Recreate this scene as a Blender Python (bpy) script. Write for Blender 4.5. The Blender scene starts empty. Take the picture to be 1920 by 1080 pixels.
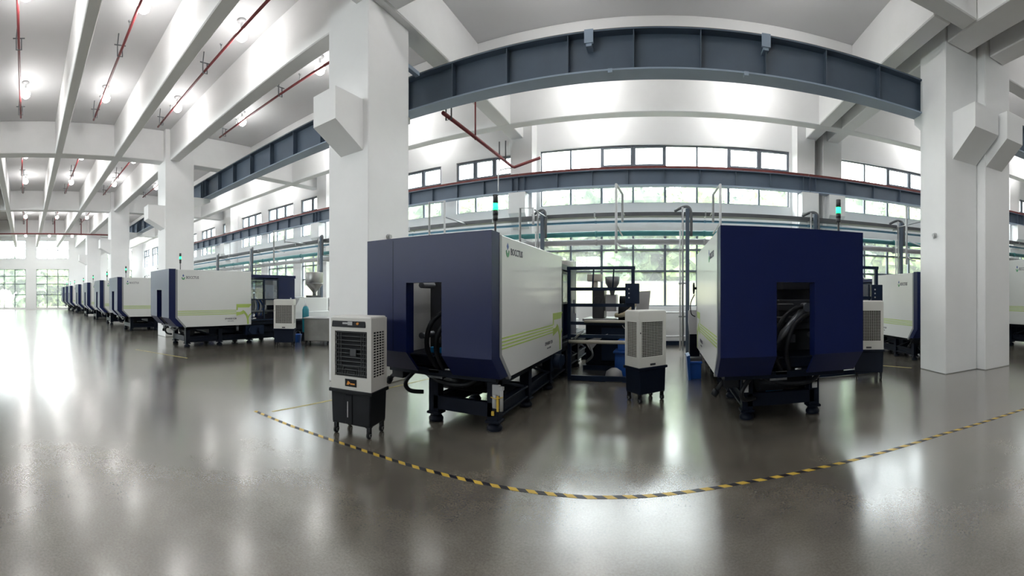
import bpy, bmesh, math, random
from mathutils import Vector, Matrix, noise
random.seed(7)
PI = math.pi
SC = bpy.context.scene
COL = SC.collection

# ------------------------------------------------------------------ camera, world, exposure
EYE = 1.62
F, CX, CY = 760.0, 1242.0, 552.0          # pixels per radian, heading column, horizon row of the 1920x1080 frame
cam = bpy.data.cameras.new('camera')
cam.type = 'PANO'
cam.panorama_type = 'CENTRAL_CYLINDRICAL'
cam.central_cylindrical_range_u_min = -960.0 / F
cam.central_cylindrical_range_u_max = 960.0 / F
cam.central_cylindrical_range_v_min = -(1080 - CY) / F
cam.central_cylindrical_range_v_max = CY / F
cam.central_cylindrical_radius = 1.0
cam.clip_end = 400
cam_o = bpy.data.objects.new('camera', cam)
COL.objects.link(cam_o)
cam_o.location = (0, 0, EYE)
cam_o.rotation_euler = (PI / 2, 0, (CX - 960.0) / F)
SC.camera = cam_o

SC.view_settings.view_transform = 'Standard'
SC.view_settings.look = 'None'
SC.view_settings.gamma = 1.0
SC.view_settings.use_curve_mapping = False
SC.view_settings.exposure = 0.36

WORLD = 14.0
w = bpy.data.worlds.new('overcast_sky')
SC.world = w
w.use_nodes = True
w.node_tree.nodes['Background'].inputs[0].default_value = (0.93, 0.97, 1.0, 1)
w.node_tree.nodes['Background'].inputs[1].default_value = WORLD
LAMP_W = 18.0

SC.render.engine = 'CYCLES'
SC.cycles.use_denoising = True
SC.cycles.max_bounces = 10
SC.cycles.diffuse_bounces = 6
SC.cycles.glossy_bounces = 4
SC.cycles.transparent_max_bounces = 12
SC.cycles.caustics_reflective = False
SC.cycles.caustics_refractive = False
SC.cycles.sample_clamp_indirect = 6.0

def portal(x, y, z, rot, sx, sy):
    l = bpy.data.lights.new('window_portal', 'AREA')
    l.shape = 'RECTANGLE'; l.size = sx; l.size_y = sy
    l.cycles.is_portal = True
    o = bpy.data.objects.new('window_portal', l)
    o.location = (x, y, z); o.rotation_euler = rot
    COL.objects.link(o)
portal(-10, 13.4, 3.8, (-PI / 2, 0, 0), 68, 5.6)      # light comes in through the window wall
portal(-24, -14.4, 5.3, (PI / 2, 0, 0), 37, 2.3)
portal(-44.4, 0, 3.8, (PI / 2, 0, -PI / 2), 26, 7.2)

# ------------------------------------------------------------------ materials
def mat(name, col, rough=0.5, metal=0.0, var=0.0, vscale=3.0, bump=0.0, bscale=40.0, spec=0.5, emit=None, es=1.0, coat=0.0, rvar=0.0):
    m = bpy.data.materials.new(name); m.use_nodes = True
    nt = m.node_tree; b = nt.nodes['Principled BSDF']
    b.inputs['Base Color'].default_value = (*col, 1)
    b.inputs['Roughness'].default_value = rough
    b.inputs['Metallic'].default_value = metal
    b.inputs['Specular IOR Level'].default_value = spec
    b.inputs['Coat Weight'].default_value = coat
    b.inputs['Coat Roughness'].default_value = 0.12
    tc = nt.nodes.new('ShaderNodeTexCoord')
    if var or rvar:
        n = nt.nodes.new('ShaderNodeTexNoise'); n.inputs['Scale'].default_value = vscale
        n.inputs['Detail'].default_value = 6; n.inputs['Roughness'].default_value = 0.6
        nt.links.new(tc.outputs['Object'], n.inputs['Vector'])
        if var:
            r = nt.nodes.new('ShaderNodeValToRGB')
            r.color_ramp.elements[0].position = 0.3; r.color_ramp.elements[1].position = 0.7
            r.color_ramp.elements[0].color = (*[max(0, c * (1 - var)) for c in col], 1)
            r.color_ramp.elements[1].color = (*[min(1, c * (1 + var)) for c in col], 1)
            nt.links.new(n.outputs['Fac'], r.inputs['Fac']); nt.links.new(r.outputs['Color'], b.inputs['Base Color'])
        if rvar:
            mr = nt.nodes.new('ShaderNodeMapRange')
            mr.inputs['From Min'].default_value = 0.3; mr.inputs['From Max'].default_value = 0.7
            mr.inputs['To Min'].default_value = max(0.02, rough - rvar); mr.inputs['To Max'].default_value = rough + rvar
            nt.links.new(n.outputs['Fac'], mr.inputs['Value']); nt.links.new(mr.outputs['Result'], b.inputs['Roughness'])
    if bump:
        n2 = nt.nodes.new('ShaderNodeTexNoise'); n2.inputs['Scale'].default_value = bscale; n2.inputs['Detail'].default_value = 4
        nt.links.new(tc.outputs['Object'], n2.inputs['Vector'])
        bp = nt.nodes.new('ShaderNodeBump'); bp.inputs['Strength'].default_value = bump; bp.inputs['Distance'].default_value = 0.01
        nt.links.new(n2.outputs['Fac'], bp.inputs['Height']); nt.links.new(bp.outputs['Normal'], b.inputs['Normal'])
    if emit:
        b.inputs['Emission Color'].default_value = (*emit, 1); b.inputs['Emission Strength'].default_value = es
    return m

def glass_mat(name, tint=(0.96, 0.98, 0.97), gloss=0.06, haze=0.06):
    m = bpy.data.materials.new(name); m.use_nodes = True
    nt = m.node_tree; nt.nodes.clear()
    out = nt.nodes.new('ShaderNodeOutputMaterial'); mix = nt.nodes.new('ShaderNodeMixShader')
    t = nt.nodes.new('ShaderNodeBsdfTransparent'); t.inputs[0].default_value = (*tint, 1)
    g = nt.nodes.new('ShaderNodeBsdfGlossy'); g.inputs[1].default_value = 0.03
    lw = nt.nodes.new('ShaderNodeLayerWeight'); lw.inputs[0].default_value = 0.12
    mul = nt.nodes.new('ShaderNodeMath'); mul.operation = 'MULTIPLY_ADD'; mul.inputs[1].default_value = 0.5; mul.inputs[2].default_value = gloss
    nt.links.new(lw.outputs['Fresnel'], mul.inputs[0]); nt.links.new(mul.outputs[0], mix.inputs[0])
    tl = nt.nodes.new('ShaderNodeBsdfTranslucent'); tl.inputs[0].default_value = (0.9, 0.92, 0.93, 1)
    hz = nt.nodes.new('ShaderNodeMixShader'); hz.inputs[0].default_value = haze
    nt.links.new(t.outputs[0], hz.inputs[1]); nt.links.new(tl.outputs[0], hz.inputs[2])
    nt.links.new(hz.outputs[0], mix.inputs[1]); nt.links.new(g.outputs[0], mix.inputs[2]); nt.links.new(mix.outputs[0], out.inputs[0])
    return m

def floor_mat():
    m = bpy.data.materials.new('polished_concrete'); m.use_nodes = True
    nt = m.node_tree; b = nt.nodes['Principled BSDF']; N = nt.nodes.new; L = nt.links.new
    tc = N('ShaderNodeTexCoord')
    def nz(s, d, dist=0.0, rough=0.6):
        n = N('ShaderNodeTexNoise'); n.inputs['Scale'].default_value = s; n.inputs['Detail'].default_value = d
        n.inputs['Distortion'].default_value = dist; n.inputs['Roughness'].default_value = rough
        L(tc.outputs['Object'], n.inputs['Vector']); return n
    a = nz(0.55, 8, 0.3); g = nz(60, 6, 0, 0.7); c = nz(1.7, 6, 0.0, 0.55)
    r = N('ShaderNodeValToRGB'); r.color_ramp.elements[0].position = 0.32; r.color_ramp.elements[1].position = 0.68
    r.color_ramp.elements[0].color = (0.12, 0.108, 0.088, 1); r.color_ramp.elements[1].color = (0.225, 0.205, 0.170, 1)
    L(a.outputs['Fac'], r.inputs['Fac'])
    r2 = N('ShaderNodeValToRGB'); r2.color_ramp.elements[0].position = 0.35; r2.color_ramp.elements[1].position = 0.65
    r2.color_ramp.elements[0].color = (0.86, 0.86, 0.86, 1); r2.color_ramp.elements[1].color = (1.12, 1.12, 1.11, 1)
    L(c.outputs['Fac'], r2.inputs['Fac'])
    r3 = N('ShaderNodeValToRGB'); r3.color_ramp.elements[0].position = 0.3; r3.color_ramp.elements[1].position = 0.62
    r3.color_ramp.elements[0].color = (0.7, 0.7, 0.7, 1); r3.color_ramp.elements[1].color = (1.08, 1.08, 1.08, 1)
    L(g.outputs['Fac'], r3.inputs['Fac'])
    m1 = N('ShaderNodeMix'); m1.data_type = 'RGBA'; m1.blend_type = 'MULTIPLY'; m1.inputs[0].default_value = 1
    L(r.outputs['Color'], m1.inputs[6]); L(r2.outputs['Color'], m1.inputs[7])
    m2 = N('ShaderNodeMix'); m2.data_type = 'RGBA'; m2.blend_type = 'MULTIPLY'; m2.inputs[0].default_value = 1
    L(m1.outputs[2], m2.inputs[6]); L(r3.outputs['Color'], m2.inputs[7]); L(m2.outputs[2], b.inputs['Base Color'])
    mr = N('ShaderNodeMapRange'); mr.inputs['From Min'].default_value = 0.3; mr.inputs['From Max'].default_value = 0.7
    mr.inputs['To Min'].default_value = 0.17; mr.inputs['To Max'].default_value = 0.25
    L(a.outputs['Fac'], mr.inputs['Value']); L(mr.outputs['Result'], b.inputs['Roughness'])
    b.inputs['Specular IOR Level'].default_value = 1.0; b.inputs['Coat IOR'].default_value = 1.75
    b.inputs['Coat Weight'].default_value = 1.0; b.inputs['Coat Roughness'].default_value = 0.19
    return m

def tape_mat():
    m = bpy.data.materials.new('hazard_tape'); m.use_nodes = True
    nt = m.node_tree; b = nt.nodes['Principled BSDF']
    tc = nt.nodes.new('ShaderNodeTexCoord'); sx = nt.nodes.new('ShaderNodeSeparateXYZ')
    nt.links.new(tc.outputs['UV'], sx.inputs[0])
    ad = nt.nodes.new('ShaderNodeMath'); ad.operation = 'ADD'
    nt.links.new(sx.outputs[0], ad.inputs[0]); nt.links.new(sx.outputs[1], ad.inputs[1])
    md = nt.nodes.new('ShaderNodeMath'); md.operation = 'FRACT'; nt.links.new(ad.outputs[0], md.inputs[0])
    gt = nt.nodes.new('ShaderNodeMath'); gt.operation = 'GREATER_THAN'; gt.inputs[1].default_value = 0.5
    nt.links.new(md.outputs[0], gt.inputs[0])
    mx = nt.nodes.new('ShaderNodeMix'); mx.data_type = 'RGBA'
    mx.inputs[6].default_value = (0.62, 0.42, 0.07, 1); mx.inputs[7].default_value = (0.012, 0.012, 0.02, 1)
    nt.links.new(gt.outputs[0], mx.inputs[0]); nt.links.new(mx.outputs[2], b.inputs['Base Color'])
    b.inputs['Roughness'].default_value = 0.35
    return m

M = dict(
    wall=mat('white_plaster', (0.87, 0.87, 0.875), 0.75, var=0.02, vscale=0.8, bump=0.04, bscale=30),
    conc=mat('white_painted_concrete', (0.86, 0.86, 0.865), 0.7, var=0.025, vscale=1.2, bump=0.05, bscale=20),
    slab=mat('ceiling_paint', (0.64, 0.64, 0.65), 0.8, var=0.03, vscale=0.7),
    floor=floor_mat(), tape=tape_mat(),
    ytape=mat('faded_yellow_tape', (0.45, 0.38, 0.14), 0.4, var=0.3, vscale=8),
    frame=mat('grey_aluminium_frame', (0.15, 0.175, 0.21), 0.4, 0.0, var=0.05),
    glass=glass_mat('window_glass'),
    guard=glass_mat('clear_guard_sheet', (0.75, 0.8, 0.86), 0.12, 0.02),
    steel=mat('slate_blue_steel', (0.085, 0.115, 0.16), 0.42, 0.0, var=0.08, vscale=1.5),
    steel_lit=mat('slate_blue_steel_lit', (0.30, 0.37, 0.47), 0.42, 0.0, var=0.06, vscale=1.5),  # same steel, colour lightened to stand in for light bounced off the floor
    rail=mat('rust_rail', (0.20, 0.05, 0.045), 0.5, var=0.2, vscale=9),
    tan=mat('tan_rail_pad', (0.42, 0.34, 0.22), 0.6, var=0.15, vscale=9),
    redp=mat('red_pipe_paint', (0.20, 0.035, 0.04), 0.4, var=0.15, vscale=4),
    galv=mat('galvanised_steel', (0.36, 0.37, 0.38), 0.35, 0.8, var=0.12, vscale=6),
    dgrey=mat('dark_grey_tray', (0.11, 0.115, 0.125), 0.5, 0.2, var=0.1, vscale=4),
    lgrey=mat('light_grey_duct', (0.46, 0.46, 0.47), 0.45, 0.1, var=0.06, vscale=3),
    teal=mat('teal_pipe_paint', (0.07, 0.27, 0.28), 0.4, var=0.12, vscale=3),
    lblue=mat('pale_blue_pipe', (0.15, 0.34, 0.48), 0.4, var=0.1, vscale=3),
    wpipe=mat('white_conduit', (0.72, 0.73, 0.74), 0.4, var=0.03),
    navy=mat('navy_machine_paint', (0.0045, 0.010, 0.062), 0.34, 0.0, var=0.06, vscale=1.0, spec=0.28),
    navyd=mat('dark_navy_frame_paint', (0.0035, 0.006, 0.014), 0.5, 0.0, spec=0.14, var=0.15, vscale=3),
    navym=mat('blue_grey_frame_paint', (0.009, 0.018, 0.042), 0.4, spec=0.2, var=0.1, vscale=3),
    mwhite=mat('white_machine_paint', (0.74, 0.745, 0.74), 0.28, var=0.015, vscale=1.0, coat=0.2),
    mgrey=mat('grey_edge_trim', (0.27, 0.28, 0.29), 0.4, 0.2),
    midgrey=mat('machined_grey', (0.20, 0.21, 0.23), 0.35, 0.6, var=0.15, vscale=5),
    green=mat('lime_green_print', (0.44, 0.58, 0.14), 0.4, var=0.06),
    ink=mat('dark_ink', (0.09, 0.09, 0.12), 0.5),
    eblue=mat('emblem_blue', (0.05, 0.10, 0.30), 0.5), egreen=mat('emblem_green', (0.12, 0.35, 0.18), 0.5),
    rubber=mat('black_rubber', (0.006, 0.007, 0.010), 0.45, spec=0.25, var=0.1),
    black=mat('black_plastic', (0.009, 0.010, 0.013), 0.45, spec=0.15, var=0.1),
    slat=mat('charcoal_slat', (0.035, 0.037, 0.042), 0.4),
    cwhite=mat('cooler_white_plastic', (0.70, 0.69, 0.66), 0.38, var=0.02, vscale=2),
    cnavy=mat('cooler_navy_plastic', (0.006, 0.010, 0.022), 0.45, spec=0.15, var=0.1, vscale=3),
    pad=mat('brown_cooling_pad', (0.014, 0.012, 0.010), 0.9, spec=0.1, var=0.3, vscale=30),
    blu=mat('blue_plastic', (0.01, 0.09, 0.42), 0.35, var=0.1),
    cyan=mat('cyan_plastic', (0.02, 0.35, 0.75), 0.3, var=0.1),
    cyl=mat('teal_gas_cylinder', (0.01, 0.20, 0.26), 0.3, var=0.08),
    inox=mat('brushed_stainless', (0.30, 0.295, 0.285), 0.38, 1.0, var=0.12, vscale=3, rvar=0.06),
    hose=mat('cream_spiral_hose', (0.66, 0.58, 0.40), 0.5, var=0.15, vscale=9),
    yellow=mat('yellow_plastic', (0.62, 0.42, 0.05), 0.4, var=0.15),
    beige=mat('beige_roller', (0.58, 0.55, 0.48), 0.45, var=0.06),
    orange=mat('orange_print', (0.75, 0.30, 0.04), 0.5),
    bulb=mat('glowing_globe', (1, 1, 1), 0.4, emit=(1, 0.99, 0.96), es=11),
    grn=mat('green_signal_lens', (0.02, 0.7, 0.2), 0.3, emit=(0.02, 0.9, 0.25), es=2.4),
    grass=mat('pale_grass', (0.075, 0.072, 0.030), 0.9, var=0.3, vscale=0.5, bump=0.5, bscale=6),
    road=mat('concrete_road', (0.14, 0.14, 0.13), 0.8, var=0.1),
    bark=mat('bark', (0.12, 0.09, 0.06), 0.9, var=0.3, vscale=8),
)
def leaf_mat(name, c0, c1, c2):
    m = bpy.data.materials.new(name); m.use_nodes = True
    nt = m.node_tree; b = nt.nodes['Principled BSDF']; b.inputs['Roughness'].default_value = 0.6
    tc = nt.nodes.new('ShaderNodeTexCoord')
    n = nt.nodes.new('ShaderNodeTexNoise'); n.inputs['Scale'].default_value = 1.3; n.inputs['Detail'].default_value = 10
    r = nt.nodes.new('ShaderNodeValToRGB'); e = r.color_ramp.elements
    e[0].position = 0.35; e[0].color = (*c0, 1); e[1].position = 0.66; e[1].color = (*c2, 1)
    x = e.new(0.5); x.color = (*c1, 1)
    nt.links.new(tc.outputs['Object'], n.inputs['Vector']); nt.links.new(n.outputs['Fac'], r.inputs['Fac'])
    nt.links.new(r.outputs['Color'], b.inputs['Base Color'])
    return m
M['leafA'] = leaf_mat('light_foliage', (0.035, 0.07, 0.018), (0.12, 0.18, 0.05), (0.26, 0.33, 0.12))
M['leafB'] = leaf_mat('dark_foliage', (0.025, 0.055, 0.025), (0.09, 0.15, 0.065), (0.22, 0.30, 0.14))

# ------------------------------------------------------------------ mesh helpers
class Bm:
    def __init__(s): s.b = bmesh.new()
    def face(s, pts):
        return s.b.faces.new([s.b.verts.new(p) for p in pts])
    def box(s, x0, x1, y0, y1, z0, z1):
        v = [s.b.verts.new((x, y, z)) for x in (x0, x1) for y in (y0, y1) for z in (z0, z1)]
        for q in ((0, 1, 3, 2), (4, 6, 7, 5), (0, 4, 5, 1), (2, 3, 7, 6), (0, 2, 6, 4), (1, 5, 7, 3)):
            s.b.faces.new([v[i] for i in q])
        return s
    def prism(s, pts, axis, a, c):
        """pts: 2-D outline in the plane normal to axis ('x': (y,z), 'y': (x,z), 'z': (x,y)), from a to c"""
        def P(p, t): return {'x': (t, p[0], p[1]), 'y': (p[0], t, p[1]), 'z': (p[0], p[1], t)}[axis]
        A = [s.b.verts.new(P(p, a)) for p in pts]; B = [s.b.verts.new(P(p, c)) for p in pts]
        n = len(pts)
        s.b.faces.new(A); s.b.faces.new(B[::-1])
        for i in range(n): s.b.faces.new((A[i], B[i], B[(i + 1) % n], A[(i + 1) % n]))
        return s
    def ring(s, c, ax, r, n):
        ax = Vector(ax).normalized()
        u = ax.orthogonal().normalized(); v = ax.cross(u)
        return [s.b.verts.new(Vector(c) + (u * math.cos(2 * PI * i / n) + v * math.sin(2 * PI * i / n)) * r) for i in range(n)]
    def cyl(s, p0, p1, r, n=12, r2=None):
        ax = Vector(p1) - Vector(p0)
        A = s.ring(p0, ax, r, n); B = s.ring(p1, ax, r if r2 is None else r2, n)
        s.b.faces.new(A); s.b.faces.new(B[::-1])
        for i in range(n): s.b.faces.new((A[i], B[i], B[(i + 1) % n], A[(i + 1) % n])).smooth = True
        return s
    def tube(s, pts, r, n=8, sub=5, closed=False):
        P = [Vector(p) for p in pts]
        if len(P) > 2 and sub > 1:
            Q = []
            for i in range(len(P) - 1):
                a = P[max(i - 1, 0)]; b = P[i]; c = P[i + 1]; d = P[min(i + 2, len(P) - 1)]
                for k in range(sub):
                    t = k / sub
                    Q.append(0.5 * ((2 * b) + (c - a) * t + (2 * a - 5 * b + 4 * c - d) * t * t + (3 * b - a - 3 * c + d) * t ** 3))
            Q.append(P[-1]); P = Q
        prev = None; u = None
        for i, p in enumerate(P):
            ax = (P[min(i + 1, len(P) - 1)] - P[max(i - 1, 0)]).normalized()
            if u is None: u = ax.orthogonal().normalized()
            u = (u - ax * u.dot(ax)).normalized(); v = ax.cross(u)
            R = [s.b.verts.new(p + (u * math.cos(2 * PI * j / n) + v * math.sin(2 * PI * j / n)) * r) for j in range(n)]
            if prev:
                for j in range(n): s.b.faces.new((prev[j], R[j], R[(j + 1) % n], prev[(j + 1) % n])).smooth = True
            else: s.b.faces.new(R)
            prev = R
        s.b.faces.new(prev[::-1])
        return s
    def lathe(s, prof, c=(0, 0, 0), n=20):
        rings = []
        for r, z in prof:
            rings.append([s.b.verts.new((c[0] + r * math.cos(2 * PI * i / n), c[1] + r * math.sin(2 * PI * i / n), c[2] + z)) for i in range(n)])
        for A, B in zip(rings, rings[1:]):
            for i in range(n): s.b.faces.new((A[i], A[(i + 1) % n], B[(i + 1) % n], B[i])).smooth = True
        s.b.faces.new(rings[0][::-1]); s.b.faces.new(rings[-1])
        return s
    def bevel(s, w=0.01, seg=2):
        s.b.normal_update()
        es = [e for e in s.b.edges if len(e.link_faces) == 2 and e.calc_face_angle(0) > 0.6]
        bmesh.ops.bevel(s.b, geom=es, offset=w, segments=seg, affect='EDGES', profile=0.5, clamp_overlap=True)
        return s

def obj(name, bm, m, parent=None, loc=None, rot=None):
    if isinstance(bm, Bm): bm = bm.b
    bmesh.ops.recalc_face_normals(bm, faces=bm.faces)
    me = bpy.data.meshes.new(name); bm.to_mesh(me); bm.free()
    for x in (m if isinstance(m, (list, tuple)) else [m]): me.materials.append(x)
    o = bpy.data.objects.new(name, me); COL.objects.link(o)
    if parent: o.parent = parent
    if loc: o.location = loc
    if rot: o.rotation_euler = rot
    return o
def inst(name, src, parent=None, loc=None, rot=None):
    o = bpy.data.objects.new(name, src.data); COL.objects.link(o)
    o.parent = parent
    if loc: o.location = loc
    if rot: o.rotation_euler = rot
    return o
def tag(o, label, cat, group=None):
    o['label'] = label; o['category'] = cat
    if group: o['group'] = group
    return o
def thing(name, label, cat, loc=(0, 0, 0), rz=0, group=None, scale=None):
    o = bpy.data.objects.new(name, None); COL.objects.link(o)
    o.empty_display_size = 0.2
    o.location = loc; o.rotation_euler = (0, 0, rz)
    if scale: o.scale = scale
    return tag(o, label, cat, group)
def struct(name, bm, m, parent=None):
    o = obj(name, bm, m, parent)
    if parent is None: o['kind'] = 'structure'
    return o
def copy_tree(o, parent=None):
    c = o.copy(); COL.objects.link(c); c.parent = parent
    for ch in list(o.children): copy_tree(ch, c)
    return c
TEXTS = {}
def text(name, s, size, m, parent, loc, rot, ext=0.001, sx=1.0):
    cu = bpy.data.curves.new(name, 'FONT'); cu.body = s; cu.size = size; cu.extrude = ext; cu.offset = size * 0.012
    cu.resolution_u = 2
    cu.materials.append(m)
    key = (s, size, m.name)
    if key not in TEXTS:
        tmp = bpy.data.objects.new('tmp', cu); COL.objects.link(tmp)
        dg = bpy.context.evaluated_depsgraph_get()
        TEXTS[key] = bpy.data.meshes.new_from_object(tmp.evaluated_get(dg))
        bpy.data.objects.remove(tmp)
    o = bpy.data.objects.new(name, TEXTS[key]); COL.objects.link(o); o.parent = parent
    o.location = loc; o.rotation_euler = rot; o.scale = (sx, 1, 1)
    return o

# ------------------------------------------------------------------ room shell
YW, YB, XL, XR = 13.0, -14.0, -44.0, 24.0
SLAB, SOF = 7.9, 6.72
struct('floor', Bm().box(XL - .3, XR + .3, YB - .3, YW + .3, -0.3, 0), M['floor'])
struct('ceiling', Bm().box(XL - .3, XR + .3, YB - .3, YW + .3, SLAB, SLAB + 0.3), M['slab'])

Z1, Z2, Z3, Z4 = 1.24, 3.67, 4.56, 6.43
WINS = [(-43.3, -41.1, 3), (-40.4, -38.2, 3), (-37.5, -35.3, 3), (-34.4, -32.2, 3), (-31.5, -29.0, 3), (-28.1, -25.8, 3),
        (-24.6, -23.6, 1), (-22.05, -19.8, 3), (-19.1, -16.75, 3), (-16.1, -14.4, 2), (-13.5, -11.1, 3), (-10.4, -7.9, 3),
        (-7.24, -5.0, 3), (-4.04, 4.21, 8), (6.13, 10.1, 4), (10.9, 14.3, 4), (15.2, 17.6, 3), (18.3, 20.7, 3)]
def wall_with(wins, zr, a0, a1, y0, y1, swap=False):
    b = Bm()
    def bx(p, q, z0, z1):
        if swap: b.box(y0, y1, p, q, z0, z1)
        else: b.box(p, q, y0, y1, z0, z1)
    cur = a0
    for (p, q, *_) in wins:
        bx(cur, p, 0, SLAB)
        zs = [0] + [z for r in zr for z in r] + [SLAB]
        for i in range(0, len(zs), 2): 
            if zs[i + 1] > zs[i]: bx(p, q, zs[i], zs[i + 1])
        cur = q
    bx(cur, a1, 0, SLAB)
    return b
struct('wall_front', wall_with(WINS, [(Z1, Z2), (Z3, Z4)], XL - .3, XR + .3, YW, YW + .25), M['wall'])

WN = [0]
def window(a0, a1, n, z0, z1, rows, yy, swap=False, bar=0.062):
    """a frame with mullions at n panes per row; rows: transom heights; each pane its own part"""
    WN[0] += 1
    fb = Bm()
    def bx(b, p, q, c0, c1, d, e):
        if swap: b.box(c0, c1, p, q, d, e)
        else: b.box(p, q, c0, c1, d, e)
    h = bar / 2
    for z in [z0] + rows + [z1]:
        bx(fb, a0, a1, yy - .035, yy + .035, max(z0, z - h), min(z1, z + h))
    xs = [a0 + (a1 - a0) * i / n for i in range(n + 1)]
    for i, x in enumerate(xs):
        t = bar * 1.15 if (i % 2 == 0) else bar * .95
        bx(fb, max(a0, x - t / 2), min(a1, x + t / 2), yy - .045, yy + .045, z0, z1)
    fr = struct('window_%d' % WN[0], fb, M['frame'])
    zs = [z0] + rows + [z1]
    for i in range(n):
        for k in range(len(zs) - 1):
            pb = Bm(); bx(pb, xs[i] + h * .8, xs[i + 1] - h * .8, yy - .004, yy + .004, zs[k] + h, zs[k + 1] - h)
            obj('pane', pb, M['glass'], fr)
    return fr
for (p, q, n) in WINS:
    window(p, q, n, Z3, Z4, [5.74], YW + .12)
    window(p, q, n, Z1, Z2, [2.37, 3.06], YW + .12)
# opening top-hung sashes of the upper row
def sash(parent, x0, x1, z0, z1):
    b = Bm(); t = .05; y0, y1 = YW + .05, YW + .12
    b.box(x0, x1, y0, y1, z0, z0 + t).box(x0, x1, y0, y1, z1 - t, z1).box(x0, x0 + t, y0, y1, z0 + t, z1 - t).box(x1 - t, x1, y0, y1, z0 + t, z1 - t)
    obj('sash', b, M['frame'], parent)
wi = 0
for (p, q, n) in WINS:
    par = bpy.data.objects['window_%d' % (2 * wi + 1)]; wi += 1
    st = (q - p) / n
    for i in range(n):
        if (n == 8 and i in (2, 3, 6, 7)) or (n == 3 and i in (0, 1, 2)) or (n == 4 and i in (2, 3)) or n in (1, 2):
            sash(par, p + st * i + .03, p + st * (i + 1) - .03, 5.77, Z4 - .03)

# far end wall, seen down the aisle
FW = [(-12.2, -8.6, 3), (-7.8, -4.4, 3), (-3.5, 0.0, 3), (1.15, 4.7, 3), (9.0, 11.8, 2)]
FZ = [(0.15, 4.35), (5.5, 7.45)]
struct('wall_left', wall_with(FW, FZ, YB - .3, YW + .3, XL - .25, XL, True), M['wall'])
for (p, q, n) in FW:
    window(p, q, n, 5.5, 7.45, [6.45], XL - .12, True, .07)
    window(p, q, n, 0.15, 4.35, [1.6, 2.75, 3.6], XL - .12, True, .07)
# the wall behind the camera, unseen windows sized for the light; plain end wall
BW = [(-42 + 6.1 * i, -42 + 6.1 * i + 5.2, 4) for i in range(6)]
struct('wall_back', wall_with(BW, [(4.2, 6.4)], XL - .3, XR + .3, YB - .25, YB), M['wall'])
for (p, q, n) in BW: window(p, q, n, 4.2, 6.4, [5.4], YB - .12)
struct('wall_right', Bm().box(XR, XR + .25, YB - .3, YW + .3, 0, SLAB), M['wall'])
struct('baseboard_front', Bm().box(-4.0, 4.2, YW - .05, YW, 0, .13), M['navym'])

# columns with corbels
CY0, CY1 = 5.19, 6.37
def corbel(parent, xc, wd, yface, sgn, ztop=5.0, zmid=4.47, zbot=4.12, out=.66):
    b = Bm().prism([(yface, ztop), (yface + sgn * out, ztop), (yface + sgn * out, zmid), (yface, zbot)], 'x', xc - wd / 2, xc + wd / 2)
    return obj('corbel', b, M['conc'], parent)
COLS = [(-34.9, -34.0, CY0, CY1), (-25.2, -24.3, CY0, CY1), (-15.35, -14.45, CY0, CY1), (-5.6, -4.6, CY0, CY1)]
for x0, x1, y0, y1 in COLS:
    c = struct('column', Bm().box(x0, x1, y0, y1, 0, SLAB).bevel(.015, 1), M['conc'])
    corbel(c, (x0 + x1) / 2 + .1, .54, y0, -1)
    obj('seat_bracket', Bm().prism([(y1, 5.56), (7.36, 5.56), (7.36, 5.42), (y1, 5.0)], 'x', x0 + .02, x0 + .32), M['conc'], c)
c = struct('column', Bm().box(5.27, 6.16, 6.28, 7.14, 0, SLAB).bevel(.015, 1), M['conc'])
corbel(c, 5.80, .66, 6.28, -1, 5.36, 4.88, 4.4, .66); obj('seat_bracket', Bm().prism([(7.14, 5.56), (7.4, 5.56), (7.4, 5.42), (7.14, 5.2)], 'x', 5.3, 5.9), M['conc'], c)
c = struct('column', Bm().box(6.18, 6.98, 6.05, 7.1, 0, SLAB).bevel(.015, 1), M['conc'])
corbel(c, 6.46, .5, 6.05, -1, 5.36, 4.80, 4.35, .6); obj('seat_bracket', Bm().prism([(7.1, 5.56), (7.4, 5.56), (7.4, 5.42), (7.1, 5.2)], 'x', 6.5, 7.1), M['conc'], c)
c = struct('column', Bm().box(17.2, 18.1, 5.9, 7.1, 0, SLAB), M['conc'])
for x0, x1 in ((-4.9, -4.15), (4.3, 4.92), (5.2, 5.9), (-14.25, -13.6), (-23.2, -22.5), (-32.1, -31.55), (14.4, 15.1)):
    c = struct('wall_pilaster', Bm().box(x0, x1, 12.45, YW, 0, SLAB).bevel(.01, 1), M['conc'])
    c['kind'] = 'structure'
    corbel(c, (x0 + x1) / 2, .56, 12.45, -1, 4.86, 4.2, 3.75, .42)

# ceiling beams
for y0, y1 in ((-12.2, -11.85), (-9.9, -9.6), (-7.7, -7.4), (-5.7, -5.3), (-3.35, -3.05), (-1.2, -.92), (1.07, 1.33), (3.25, 3.56), (9.1, 9.45), (11.3, 11.65)):
    struct('ceiling_beam', Bm().box(XL, XR, y0, y1, SOF, SLAB).bevel(.02, 1), M['conc'])
struct('ceiling_beam', Bm().box(XL, -4.62, 5.38, 5.78, SOF, SLAB).bevel(.02, 1), M['conc'])
struct('ceiling_beam', Bm().box(-4.44, 5.29, 5.38, 5.78, SOF, SLAB).bevel(.02, 1), M['conc'])
for x0, x1, y0, y1 in ((-4.9, -4.45, YB, YW), (5.3, 5.88, YB, 6.27), (4.6, 5.0, 5.8, YW), (5.35, 5.78, 7.15, YW), (6.3, 6.75, YB, 6.04)):
    struct('ceiling_beam', Bm().box(x0, x1, y0, y1, SOF + .004, SLAB - .004).bevel(.02, 1), M['conc'])
struct('ceiling_beam', Bm().box(6.9, XR, 6.3, 6.7, SOF, SLAB).bevel(.02, 1), M['conc'])
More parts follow.
